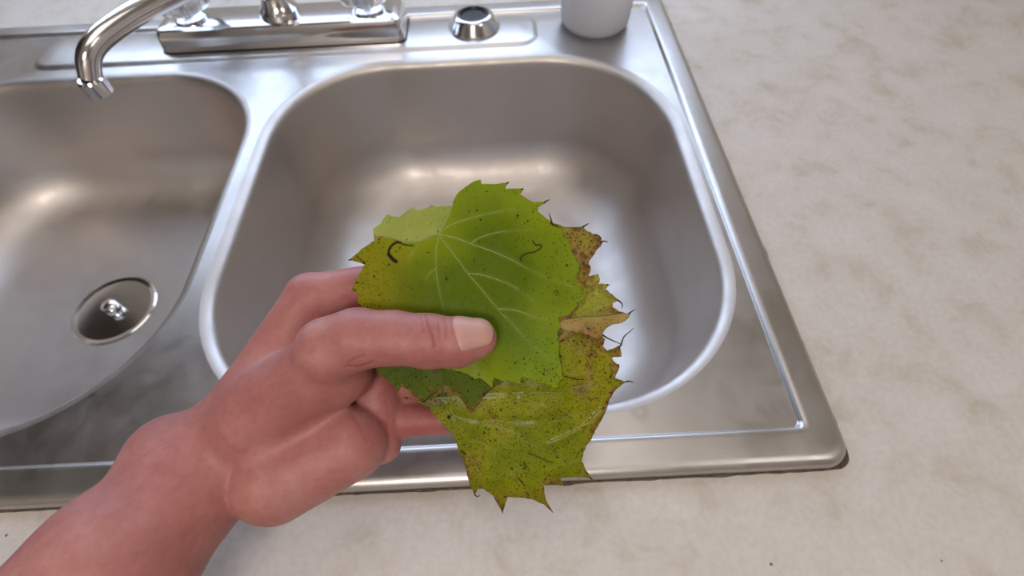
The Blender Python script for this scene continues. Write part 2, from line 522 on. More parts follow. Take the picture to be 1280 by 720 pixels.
def fill(mb, outer, holes, z, extra=()):
    """flat fill of an outline with holes"""
    vs = []; es = []
    for lp in [outer] + list(holes):
        s = len(vs); vs += [Vector((p[0], p[1])) for p in lp]
        es += [(s + i, s + (i + 1) % len(lp)) for i in range(len(lp))]
    vs += [Vector(p) for p in extra]
    ov, oe, of, *_ = delaunay_2d_cdt(vs, es, [], 0, 1e-6)
    def inside(pt, poly):
        c = False; x, y = pt
        for i in range(len(poly)):
            x1, y1 = poly[i][:2]; x2, y2 = poly[i - 1][:2]
            if (y1 > y) != (y2 > y) and x < (x2 - x1) * (y - y1) / (y2 - y1) + x1: c = not c
        return c
    n = len(mb.v)
    mb.v += [(v.x, v.y, z) for v in ov]
    for f_ in of:
        m_ = sum((ov[i] for i in f_), Vector((0, 0))) / len(f_)
        if inside(m_, outer) and not any(inside(m_, h) for h in holes):
            mb.f.append(tuple(i + n for i in f_))


KX0, KX1, KY0, KY1 = RX0 + .001, RX1 - .001, -0.035, RY1 - .001
ct = MB()
hole = rrect(HX0, HX1, HY0, HY1, 0.02, 4)
outer = [(KX0, KY0 + .006), (KX1, KY0 + .006), (KX1, KY1), (KX0, KY1)]
fill(ct, outer, [hole], CZ)
fill(ct, outer, [hole], CZ - CT)
loft(ct, [[(x, y, CZ) for x, y in hole], [(x, y, CZ - CT) for x, y in hole]])
# rounded nose of the front edge, back and ends
nose = [(KY0 + .006, CZ)] + [(KY0 + .006 - .006 * math.sin(a), CZ - .006 + .006 * math.cos(a)) for a in [math.radians(q) for q in (22, 45, 67, 90)]] + [(KY0, CZ - CT), (KY0 + .006, CZ - CT)]
nv = [(KX0, y, z) for y, z in nose] + [(KX1, y, z) for y, z in nose]
k = len(nose)
ct.add(nv, [(i, i + 1, i + 1 + k, i + k) for i in range(k - 1)] + [tuple(range(k)), tuple(range(2 * k - 1, k - 1, -1))])
ct.add([(KX0, KY0 + .006, CZ), (KX0, KY1, CZ), (KX0, KY1, CZ - CT), (KX0, KY0 + .006, CZ - CT)], [(0, 1, 2, 3)])
ct.add([(KX1, KY0 + .006, CZ), (KX1, KY1, CZ), (KX1, KY1, CZ - CT), (KX1, KY0 + .006, CZ - CT)], [(0, 1, 2, 3)])
ct.add([(KX0, KY1, CZ), (KX1, KY1, CZ), (KX1, KY1, CZ - CT), (KX0, KY1, CZ - CT)], [(0, 1, 2, 3)])
cto = ct.build('countertop', M_COUNTER, deg=30)
tag(cto, 'off-white mottled laminate worktop around the steel sink', 'countertop')

cb = tag(empty('base_cabinet', (-0.15, 0.4, ZF)), 'brown wooden base cabinet under the worktop', 'cabinet')
c = MB(); cz = CZ - CT - .001
c.box((KX0 + .01, .012, ZF + .001), (KX1 - .01, .03, cz)); c.box((KX0 + .01, .03, ZF + .001), (KX0 + .03, RY1 - .003, cz))
c.box((KX1 - .03, .03, ZF + .001), (KX1 - .01, RY1 - .003, cz))
c.build('carcass', M_WOOD, cb, smooth=False)
for i in range(5):
    x0 = KX0 + .06 + i * .62
    MB().box((x0, -.008, ZF + .12), (x0 + .58, .011, cz - .03)).build('door', M_WOOD, cb, smooth=False, bevel=.002)

# grime line between laminate and rim
gm = MB()
prng = random.Random(7)
base = rrect(SX0, SX1, SY0, SY1, 0.012, 6)
dense = []
for i in range(len(base)):
    a, b_ = np.array(base[i]), np.array(base[(i + 1) % len(base)])
    m_ = max(1, int(np.linalg.norm(b_ - a) / .004))
    for q in range(m_): dense.append(a + (b_ - a) * q / m_)
cen = np.array([(SX0 + SX1) / 2, (SY0 + SY1) / 2])
lo = []; li = []; lm = []
for p_ in dense:
    w_ = .0010 + .0012 * max(0, noise.noise(Vector((p_[0] * 90, p_[1] * 90, 2)))) + prng.random() * .0004
    d_ = np.array([0.0, 0.0])
    if p_[0] < SX0 + .013: d_[0] = -1
    elif p_[0] > SX1 - .013: d_[0] = 1
    if p_[1] < SY0 + .013: d_[1] = -1
    elif p_[1] > SY1 - .013: d_[1] = 1
    d_ /= max(np.linalg.norm(d_), 1e-6)
    lo.append((*(p_ + d_ * w_), CZ + .0001)); li.append((*(p_ - d_ * .003), CZ + .0001)); lm.append((*(p_ + d_ * w_ * .3), CZ + .0009))
loft(gm, [lo, lm, li, lo])

# ------------------------------------------------------------------ the steel sink
sink = tag(empty('sink', ((SX0 + SX1) / 2, (SY0 + SY1) / 2, 0)), 'double-bowl brushed stainless steel drop-in sink with ribbed rim', 'sink')
grime = gm.build('grime_line', M_GRIME, sink, origin=tuple(sink.location)); grime.location = (0, 0, 0)
grime['kind'] = 'stuff'; grime['label'] = 'dark dirty caulk line around the rim'
R0 = 0.026                                # width of the rim band
rim = MB()
prof = [(0.0, CZ + .0002), (0.0004, -.0015), (0.002, .0012), (0.0045, .0026), (0.008, .0030), (0.020, .0034), (0.0228, .0034), (0.0243, .0026), (0.0252, .0008), (0.026, 0.0)]
rim_loops = []
for d, z in prof:
    rim_loops.append([(x, y, z) for x, y in rrect(SX0 + d, SX1 - d, SY0 + d, SY1 - d, max(.004, .016 - d * .45), 8)])
loft(rim, rim_loops)
und = [(x, y, z) for x, y, z in rim_loops[0]]
rim.build('rim', M_STEEL, sink, deg=60)

BO = [(-0.235, 0.166, 0.120, 0.523), (-0.666, -0.265, 0.120, 0.523)]
BR = [(0.118, 0.118, 0.128, 0.115), (0.118, 0.118, 0.115, 0.128)]
LED = rrect(-0.545, 0.046, 0.546, 0.615, 0.022, 8)
LED2 = [rrect(-0.545 + d, 0.046 - d, 0.546 + d, 0.615 - d, 0.022 - d * .5, 8) for d in (0, .0015, .0035, .006, .0075)]
LZ = [0, .0005, .0018, .0031, .0035]
deck = MB()
lip0 = [rrect(a - .010, b_ + .010, c_ - .010, d_ + .010, tuple(r + .010 for r in rr), 16) for (a, b_, c_, d_), rr in zip(BO, BR)]
inner = [(p[0], p[1]) for p in rim_loops[-1]]
fill(deck, inner, [LED2[0]] + lip0, 0.0)
loft(deck, [[(x, y, z) for x, y in lp] for lp, z in zip(LED2, LZ)])
fill(deck, LED2[-1], [], LZ[-1])
deck.build('deck', M_STEEL, sink, deg=50)

DEPTH = 0.165
for (a, b_, c_, d_), rr in zip(BO, BR):
    basin = MB(); loops = []
    def lp(d, z):
        return [(x, y, z) for x, y in rrect(a + d, b_ - d, c_ + d, d_ - d, tuple(max(.02, r - d * .55) for r in rr), 16)]
    for d, z in ((-.010, 0), (-.007, -.0003), (-.004, -.0014), (-.0015, -.0034), (0.0, -.007), (.0008, -.012)): loops.append(lp(d, z))
    for q in range(1, 9): loops.append(lp(.0008 + .011 * q / 8, -.012 - .079 * q / 8))
    FR = .066
    for q in range(1, 15):
        an = math.radians(86 * q / 14)
        loops.append(lp(.0118 + FR * (1 - math.cos(an)), -.091 - FR * math.sin(an)))
    # floor closes to the round drain
    dc = ((a + b_) / 2, (c_ + d_) / 2 + .0)
    last = loops[-1]
    for q in range(1, 8):
        t_ = q / 7
        ring = []
        for (x, y, z) in last:
            an = math.atan2(y - dc[1], x - dc[0])
            rx, ry = dc[0] + .046 * math.cos(an), dc[1] + .046 * math.sin(an)
            ring.append((x + (rx - x) * t_, y + (ry - y) * t_, z - .0065 * t_))
        loops.append(ring)
    loft(basin, loops)
    bo = basin.build('basin', M_BASIN, sink, deg=80)
    zb = loops[-1][0][2]
    dr = MB()
    dr.lathe([(.047, .0006), (.045, .0016), (.040, .0005), (.036, -.006), (.034, -.011), (.0, -.012)], (dc[0], dc[1], zb), 48)
    do = dr.build('drain', M_CHROME, sink)
    sb = MB()
    sb.lathe([(.030, -.0095), (.031, -.004), (.027, -.002), (.009, -.001), (.007, .006), (.0085, .011), (.006, .013), (0, .0135)], (dc[0], dc[1], zb), 40)
    sb.build('drain_basket', M_CHROME, sink)

# ------------------------------------------------------------------ sprayer escutcheon
FZ = LZ[-1]
e0 = (-0.029, 0.588, FZ)
esc = tag(empty('sprayer_holder', e0), 'round chrome sprayer holder with a black opening on the sink ledge', 'sprayer holder')
MB().lathe([(.0305, 0), (.0308, .0015), (.0295, .0035), (.0240, .0120), (.0222, .0147), (.0200, .0160), (.0182, .0158), (.0172, .013), (.0165, .003)], e0, 56).build('collar', M_CHROME, esc, deg=60)
MB().lathe([(.0181, .0135), (.0178, .0160), (.0155, .0164), (.0135, .0140), (.0125, .005), (0, .004)], e0, 48).build('rubber_insert', M_BLACK, esc, deg=60)

# ------------------------------------------------------------------ faucet
fc = (-0.250, 0.590, FZ)
fa = tag(empty('faucet', fc), 'chrome two-handle faucet with clear knobs at the back of the sink', 'faucet')
fb = MB(); lps = []
HL, HW = .141, .028
for d, z, r in ((0, 0, .008), (0, .003, .008), (.0015, .019, .0075), (.0035, .0235, .007), (.0065, .0255, .006), (.012, .026, .005)):
    lps.append([(x, y, FZ + z) for x, y in rrect(fc[0] - HL + d, fc[0] + HL - d, fc[1] - HW + d, fc[1] + HW - d, r, 5)])
loft(fb, lps)
fill(fb, [(p[0], p[1]) for p in lps[-1]], [], FZ + .026)
fb.build('base_bar', M_CHROME, fa, deg=30)
gk = MB(); loft(gk, [[(x, y, FZ + z) for x, y in rrect(fc[0] - HL - o_, fc[0] + HL + o_, fc[1] - HW - o_, fc[1] + HW + o_, .009, 5)] for o_, z in ((.0012, .0001), (.0012, .0012), (-.002, .0013))])
gk.build('gasket', M_BLACK, fa)
for s_ in (-1, 1):
    kx = fc[0] + s_ * .102
    kc = (kx, fc[1], FZ + .026)
    st = MB().lathe([(.019, -.0002), (.019, .003), (.013, .006), (.011, .010)], kc, 32).build('valve_collar', M_CHROME, fa)
    kb = MB().lathe([(.010, .0085), (.019, .009), (.0275, .014), (.0305, .022), (.0305, .034), (.0285, .042), (.021, .046), (0, .0465)], kc, 96, 8, .045)
    ko = kb.build('knob', M_ACRYL, fa, deg=50)
    MB().lathe([(.0105, .0), (.0105, .004), (0, .0045)], (kx, fc[1], FZ + .026 + .0464), 32).build('knob_cap', M_CHROME, ko, origin=None) if False else None
    MB().lathe([(.006, .009), (.006, .040), (0, .0405)], kc, 20).build('knob_stem', M_CHROME, fa)
spp = smooth_curve([(fc[0], fc[1], FZ + .03), (fc[0], fc[1] - .004, FZ + .062), (fc[0] - .02, fc[1] - .045, FZ + .085), (fc[0] - .055, fc[1] - .115, FZ + .098), (fc[0] - .088, fc[1] - .175, FZ + .095), (fc[0] - .098, fc[1] - .195, FZ + .075)], 8)
MB().tube(spp, [.0125 - .004 * i / (len(spp) - 1) for i in range(len(spp))], 24).build('spout', M_CHROME, fa, deg=60)
MB().lathe([(.022, -.0002), (.022, .006), (.0165, .012), (.0135, .02)], (fc[0], fc[1], FZ + .026), 40).build('spout_collar', M_CHROME, fa)
tp = spp[-1]
MB().lathe([(.0105, -.012), (.0105, .0), (.009, .002)], tuple(tp), 28).build('aerator', M_CHROME, fa)

# ------------------------------------------------------------------ white cup
cc = (0.1145, 0.590, 0.0003)
cup_o = MB().lathe([(0, .0012), (.030, .0012), (.033, .0), (.0365, .0012), (.0392, .0048), (.0402, .010), (.0425, .050), (.0450, .098), (.0462, .1), (.0458, .102), (.0445, .1015), (.0432, .098), (.0405, .05), (.038, .012), (.034, .0045), (0, .004)], cc, 72).build('cup', M_CUP, origin=cc, deg=50)
tag(cup_o, 'plain white plastic cup standing at the back right of the sink deck', 'cup')


# ================================================================== camera-frame helper for things held in the hand
def P(x, y, d):
    """point seen at pixel (x, y), d metres in front of the camera plane"""
    x = np.asarray(x, float); y = np.asarray(y, float); d = np.asarray(d, float)
    k = ((x - 640) / FPX)[..., None]; l = ((360 - y) / FPX)[..., None]
    return CAM + d[..., None] * (FWD + RGT * k + UPV * l)


# ------------------------------------------------------------------ hand: smooth union of tapered limbs, meshed
def loc3(x, y, d): return np.array([(x - 640) / FPX * d, (360 - y) / FPX * d, -d])   # camera-frame metres


HX = 0.0009
lo3 = np.array([-0.330, -0.306, -0.290]); hi3 = np.array([0.010, 0.022, -0.115])
dims = np.ceil((hi3 - lo3) / HX).astype(int)
axs = [lo3[i] + HX * np.arange(dims[i]) for i in range(3)]
FIELD = np.full(dims, 0.05, np.float32)
PRIMS = []


def cone_sdf(px, py, pz, a, b, ra, rb):
    ab = b - a; L2 = float(ab @ ab)
    t = ((px - a[0]) * ab[0] + (py - a[1]) * ab[1] + (pz - a[2]) * ab[2]) / L2
    t = np.clip(t, 0, 1)
    dx = px - a[0] - t * ab[0]; dy = py - a[1] - t * ab[1]; dz = pz - a[2] - t * ab[2]
    return np.sqrt(dx * dx + dy * dy + dz * dz) - (ra + (rb - ra) * t)


def smin(a, b, k):
    h = np.clip(0.5 + 0.5 * (b - a) / k, 0, 1)
    return b + (a - b) * h - k * h * (1 - h)


def limb(p, q, rp, rq, k):
    """p, q = (pixel x, pixel y, depth); radii in mm"""
    a, b_ = loc3(*p), loc3(*q); ra, rb = rp / 1000, rq / 1000; k = k / 1000
    PRIMS.append((a, b_, ra, rb, k))
    mrg = k + 0.004
    l_ = np.minimum(a - ra, b_ - rb) - mrg; h_ = np.maximum(a + ra, b_ + rb) + mrg
    i0 = np.clip(((l_ - lo3) / HX).astype(int), 0, dims - 1); i1 = np.clip(((h_ - lo3) / HX).astype(int) + 1, 1, dims)
    sl = tuple(slice(i0[i], i1[i]) for i in range(3))
    X, Y, Z = np.meshgrid(*[axs[i][sl[i]].astype(np.float32) for i in range(3)], indexing='ij', sparse=True)
    d = cone_sdf(X, Y, Z, a, b_, ra, rb).astype(np.float32)
    FIELD[sl] = smin(FIELD[sl], d, np.float32(k))


def field_at(p):
    v = 0.05
    for a, b_, ra, rb, k in PRIMS:
        d = float(cone_sdf(p[0], p[1], p[2], a, b_, ra, rb))
        v = float(smin(v, d, k))
    return v


WR = (262, 585, .243)
# forearm and wrist
limb((-420, 1330, .165), (-40, 905, .187), 42, 37, 8)
limb((-40, 905, .187), (150, 700, .215), 37, 30, 14)
limb((150, 700, .215), (235, 610, .236), 30, 25, 12)
limb((235, 610, .236), WR, 25, 24, 12)
limb((215, 570, .243), (300, 560, .245), 20, 19, 12)
# palm: metacarpals fan out to the knuckles
MC = {'index': (388, 372, .256), 'middle': (392, 422, .262), 'ring': (404, 474, .262), 'little': (428, 522, .257)}
limb(WR, MC['index'], 19, 12.5, 10)
limb(WR, MC['middle'], 20, 13, 10)
limb(WR, MC['ring'], 20, 13, 10)
limb(WR, MC['little'], 20, 11.5, 10)
# fingers
FG = {
    'index': [((388, 372, .256), 12.3), ((486, 352, .2505), 9.8), ((548, 348, .2465), 8.8), ((596, 352, .2450), 7.4)],
    'middle': [((392, 422, .262), 12.6), ((502, 408, .2535), 10.0), ((572, 404, .2485), 9.0), ((626, 408, .2465), 7.6)],
    'ring': [((404, 474, .262), 12.0), ((508, 478, .2560), 10.6), ((574, 464, .2500), 8.9), ((624, 460, .2480), 7.4)],
    'little': [((428, 522, .257), 10.5), ((505, 523, .2530), 9.8), ((550, 523, .2505), 8.0), ((588, 518, .2495), 6.8)]}
for nm in ('index', 'middle', 'ring', 'little'):
    g = FG[nm]
    for i in range(3):
        limb(g[i][0], g[i + 1][0], g[i][1], g[i + 1][1], 1.6 if i else 3.0)
# heel of the hand, pad under the little finger, web and thenar
limb((452, 512, .2540), (420, 540, .250), 8, 12, 3.0)
limb((438, 553, .2385), (345, 596, .240), 18.0, 22, 1.0)
limb((472, 478, .2520), (478, 556, .2470), 13.5, 9.2, 1.6)
limb((322, 520, .238), (405, 462, .227), 21, 17.0, 8)
limb((405, 462, .227), (428, 468, .2290), 15, 13.0, 6)
# thumb
TH = [((412, 438, .2180), 15.2), ((446, 424, .2150), 13.2), ((490, 422.5, .2145), 11.5), ((536, 426.5, .2150), 11.6), ((572, 428, .2155), 10.5), ((596, 423.5, .2165), 8.8)]
for i in range(len(TH) - 1):
    limb(TH[i][0], TH[i + 1][0], TH[i][1], TH[i + 1][1], 3.0)


def surface_nets(F):
    s = F < 0
    nx, ny, nz = F.shape
    c = np.zeros((nx - 1, ny - 1, nz - 1), np.int8)
    for i in (0, 1):
        for j in (0, 1):
            for k in (0, 1):
                c += s[i:nx - 1 + i, j:ny - 1 + j, k:nz - 1 + k]
    act = (c > 0) & (c < 8)
    idx = -np.ones(act.shape, np.int32)
    cells = np.argwhere(act)
    idx[act] = np.arange(len(cells))
    acc = np.zeros((len(cells), 3)); cnt = np.zeros(len(cells))
    cor = [(i, j, k) for i in (0, 1) for j in (0, 1) for k in (0, 1)]
    val = {q: F[cells[:, 0] + q[0], cells[:, 1] + q[1], cells[:, 2] + q[2]].astype(float) for q in cor}
    for a in cor:
        for ax in range(3):
            if a[ax] == 0:
                b_ = list(a); b_[ax] = 1; b_ = tuple(b_)
                va, vb = val[a], val[b_]
                m = (va < 0) != (vb < 0)
                t = np.where(m, va / np.where(m, va - vb, 1), 0)
                for d in range(3):
                    acc[:, d] += np.where(m, a[d] + (t if d == ax else 0), 0)
                cnt += m
    vs = cells + acc / cnt[:, None]
    quads = []
    for ax in range(3):
        u, w = [q for q in range(3) if q != ax]
        sl0 = [slice(None)] * 3; sl1 = [slice(None)] * 3
        sl0[ax] = slice(0, -1); sl1[ax] = slice(1, None)
        e = s[tuple(sl0)] != s[tuple(sl1)]
        pos = np.argwhere(e)
        ok = (pos[:, u] > 0) & (pos[:, w] > 0) & (pos[:, u] < F.shape[u] - 1) & (pos[:, w] < F.shape[w] - 1)
        pos = pos[ok]
        def cid(du, dw):
            q = pos.copy(); q[:, u] -= du; q[:, w] -= dw
            return idx[q[:, 0], q[:, 1], q[:, 2]]
        Q = np.stack([cid(0, 0), cid(1, 0), cid(1, 1), cid(0, 1)], 1)
        inn = s[pos[:, 0], pos[:, 1], pos[:, 2]]
        if ax == 1: inn = ~inn
        Q[~inn] = Q[~inn][:, ::-1]
        quads.append(Q[(Q >= 0).all(1)])
    return vs, np.concatenate(quads)


hv, hq = surface_nets(FIELD)
del FIELD
hv = lo3 + hv * HX
nb_a = np.concatenate([hq[:, i] for i in range(4)] + [hq[:, (i + 1) % 4] for i in range(4)])
nb_b = np.concatenate([hq[:, (i + 1) % 4] for i in range(4)] + [hq[:, i] for i in range(4)])
deg_ = np.bincount(nb_a, minlength=len(hv)).astype(float)


def lap(v):
    return np.stack([np.bincount(nb_a, weights=v[nb_b, d], minlength=len(v)) for d in range(3)], 1) / deg_[:, None]


for _ in range(3): hv = hv + 0.5 * (lap(hv) - hv)
BASIS = np.stack([RGT, UPV, -FWD])          # camera frame -> world
person_origin = P(300, 560, .245)
person = mesh_obj('person', CAM + hv @ BASIS, hq, M_SKIN, origin=tuple(person_origin))
# refine the part of the thumb and palm nearest the eye
bm = bmesh.new(); bm.from_mesh(person.data)
bm.normal_update()
Bi = np.linalg.inv(BASIS)


def to_px(pw):
    q = (np.asarray(pw) - CAM) @ Bi
    return 640 + FPX * q[..., 0] / -q[..., 2], 360 - FPX * q[..., 1] / -q[..., 2], -q[..., 2]


co_ = np.array([v.co for v in bm.verts]) + person_origin
sx, sy, sd = to_px(co_)
near = (sx > 425) & (sx < 640) & (sy > 375) & (sy < 475) & (sd < .232)
es = [e for e in bm.edges if near[e.verts[0].index] and near[e.verts[1].index]]
bmesh.ops.subdivide_edges(bm, edges=es, cuts=1, use_grid_fill=True)
bm.normal_update()
for _ in range(2):
    vv = [v for v in bm.verts if near[v.index] or v.index >= len(near)] if False else None
bm.verts.index_update()
co_ = np.array([v.co for v in bm.verts]) + person_origin
nr_ = np.array([v.normal for v in bm.verts])
sx, sy, sd = to_px(co_)
facing = np.clip(-(nr_ @ FWD), 0, 1)
disp = np.zeros(len(co_)); flush_shade = np.zeros(len(co_))


def seg_dist(x, y, pts):
    best = np.full(x.shape, 1e9)
    for (x0, y0), (x1, y1) in zip(pts[:-1], pts[1:]):
        dx, dy = x1 - x0, y1 - y0
        t = np.clip(((x - x0) * dx + (y - y0) * dy) / (dx * dx + dy * dy + 1e-9), 0, 1)
        best = np.minimum(best, np.hypot(x - x0 - t * dx, y - y0 - t * dy))
    return best


# skin folds: (curve in pixels, depth of fold mm, half width px)
FOLDS = [([(532, 393), (535, 402), (537, 412), (541, 420), (544, 433)], .75, 1.5), ([(556, 398), (558, 410), (557, 422)], .35, 1.3),
         ([(563, 400), (566, 410), (566, 420)], .28, 1.2), ([(526, 396), (528, 406), (529, 416)], .25, 1.3), ([(548, 402), (549, 414), (549, 426)], .2, 1.3),
         ([(434, 458), (448, 459), (458, 456), (466, 453)], .8, 1.8), ([(436, 452), (446, 448), (456, 444)], .2, 1.8),
         ([(436, 478), (446, 474), (453, 468)], .3, 1.6), ([(494, 528), (498, 540), (503, 546)], .3, 2), ([(483, 500), (486, 520), (484, 545)], .25, 2.2),
         ([(440, 520), (450, 535), (458, 552)], .15, 2.0), ([(505, 505), (525, 507), (545, 512)], .2, 2.0)]
for pts, dep, wd in FOLDS:
    d_ = seg_dist(sx, sy, pts)
    ok = sd < (.232 if pts[0][1] < 460 else .26)
    g_ = np.exp(-(d_ / wd) ** 2) * ok
    disp -= g_ * dep / 1000
    flush_shade = np.maximum(flush_shade, .8 * g_)  # folds tinted darker red, crease shade put into the skin colour
# flushed patches of skin, plus shade painted along the underside of the thumb
for (cx, cy, r_, a_) in ((545, 445, 34, .55), (575, 447, 26, .7), (480, 430, 40, .25), (520, 525, 45, .9), (485, 490, 36, .75), (444, 355, 22, .5), (444, 380, 10, .9), (612, 405, 12, .4), (470, 545, 22, .35)):
    flush_shade = np.maximum(flush_shade, a_ * np.exp(-((sx - cx) ** 2 + (sy - cy) ** 2) / r_ ** 2))
disp += np.array([noise.noise(Vector(c) * 110) for c in co_]) * .00022
newc = co_ + nr_ * (disp * np.where(disp < 0, np.maximum(facing, .35), 1))[:, None] - person_origin
for v, c3 in zip(bm.verts, newc): v.co = c3
for f_ in bm.faces: f_.smooth = True
bm.to_mesh(person.data); bm.free()
at = person.data.attributes.new('flush_shade', 'FLOAT', 'POINT'); at.data.foreach_set('value', flush_shade.astype(np.float32))
person.data.update()
tag(person, "person's bare left hand and forearm, thumb pressed on a stack of leaves", 'person')


def nail(p0, p1, ndir, length, halfw, back=0.0, lift=.00035):
    """nail plate over the last joint: p0 -> p1 axis in camera frame, ndir = outward direction"""
    ax = p1 - p0; ax /= np.linalg.norm(ax)
    n_ = ndir - ax * (ndir @ ax); n_ /= np.linalg.norm(n_)
    lat = np.cross(ax, n_)
    vs = []; NU, NV = 14, 16
    for i in range(NU + 1):
        u = i / NU
        wv = 1.0 - .10 * (1 - u) ** 2
        for j in range(NV + 1):
            v = -1 + 2 * j / NV
            end = u * length
            if u < .3: end += (.3 - u) / .3 * 0.0016 * v * v         # curved cuticle
            if u > .75: end -= (u - .75) / .25 * 0.0030 * v * v      # rounded free edge
            c_ = p1 + ax * (end - back)
            ang = v * wv * halfw
            d_ = n_ * math.cos(ang) + lat * math.sin(ang)
            c_ = c_ - d_ * .002
            lo_, hi_ = 0.0, .02
            for _ in range(18):
                md = (lo_ + hi_) / 2
                if field_at(c_ + d_ * md) < 0: lo_ = md
                else: hi_ = md
            edge = max(0, (abs(v) - .86) / .14); cut = max(0, (.10 - u) / .10)
            r_ = lo_ + lift * (1 - edge) * (1 - cut) - .0003 * max(edge, cut)
            vs.append(c_ + d_ * r_)
    fs = [(i * (NV + 1) + j, i * (NV + 1) + j + 1, (i + 1) * (NV + 1) + j + 1, (i + 1) * (NV + 1) + j) for i in range(NU) for j in range(NV)]
    w = CAM + np.array(vs) @ BASIS
    o = mesh_obj('nail', w, fs, M_NAIL, parent=person)
    o.location = (0, 0, 0)
    s = o.modifiers.new('solid', 'SOLIDIFY'); s.thickness = .0005; s.offset = -.6
    return o


t4, t5 = loc3(*TH[4][0]), loc3(*TH[5][0])
tn = nail(t4, t5, np.array([0, .62, .78]), .0175, math.radians(62), back=.0095)
tn['label'] = 'broad pale thumbnail'
for nm in ('index', 'middle', 'ring', 'little'):
    g = FG[nm]
    nail(loc3(*g[2][0]), loc3(*g[3][0]), np.array([0, .1, -1.0]), .012, math.radians(52), back=.006)

# ================================================================== leaves


def inside_poly(x, y, poly):
    c = np.zeros(x.shape, bool)
    n = len(poly)
    for i in range(n):
        x1, y1 = poly[i]; x2, y2 = poly[i - 1]
        if y1 == y2: continue
        cond = (y1 > y) != (y2 > y)
        c ^= cond & (x < (x2 - x1) * (y - y1) / (y2 - y1) + x1)
    return c


def rough_edge(poly, amp, seed, skip=(), step=3.0):
    """small serrations along the outline"""
    out = []
    n = len(poly); s = 0
    for i in range(n):
        a, b_ = np.array(poly[i], float), np.array(poly[(i + 1) % n], float)
        l_ = np.linalg.norm(b_ - a); m_ = max(1, int(l_ / step))
        nrm = np.array([b_[1] - a[1], a[0] - b_[0]]) / max(l_, 1e-6)
        for q in range(m_):
            p_ = a + (b_ - a) * q / m_
            if q:
                p_ = p_ + nrm * amp * (noise.noise(Vector((p_[0] * .23 + seed, p_[1] * .23, seed))) * 1.3 + noise.noise(Vector((p_[0] * .07, p_[1] * .07, seed))) * 1.2)
            out.append(tuple(p_))
    return out


def base_depth(x, y):
    """the sheet pinched under the thumb: top leans away, bottom droops"""
    up = np.clip(430 - y, 0, None); dn = np.clip(y - 470, 0, None)
    d = .2285 + up * 3.2e-5 + dn ** 2 * 5.5e-7
    d = d + (np.clip(np.abs(x - 570) - 60, 0, None) / 180) ** 2 * .005
    return d


def nz2(x, y, s, seed):
    return np.array([noise.noise(Vector((a * s, b_ * s, seed))) for a, b_ in zip(x, y)])


LEAVES = []


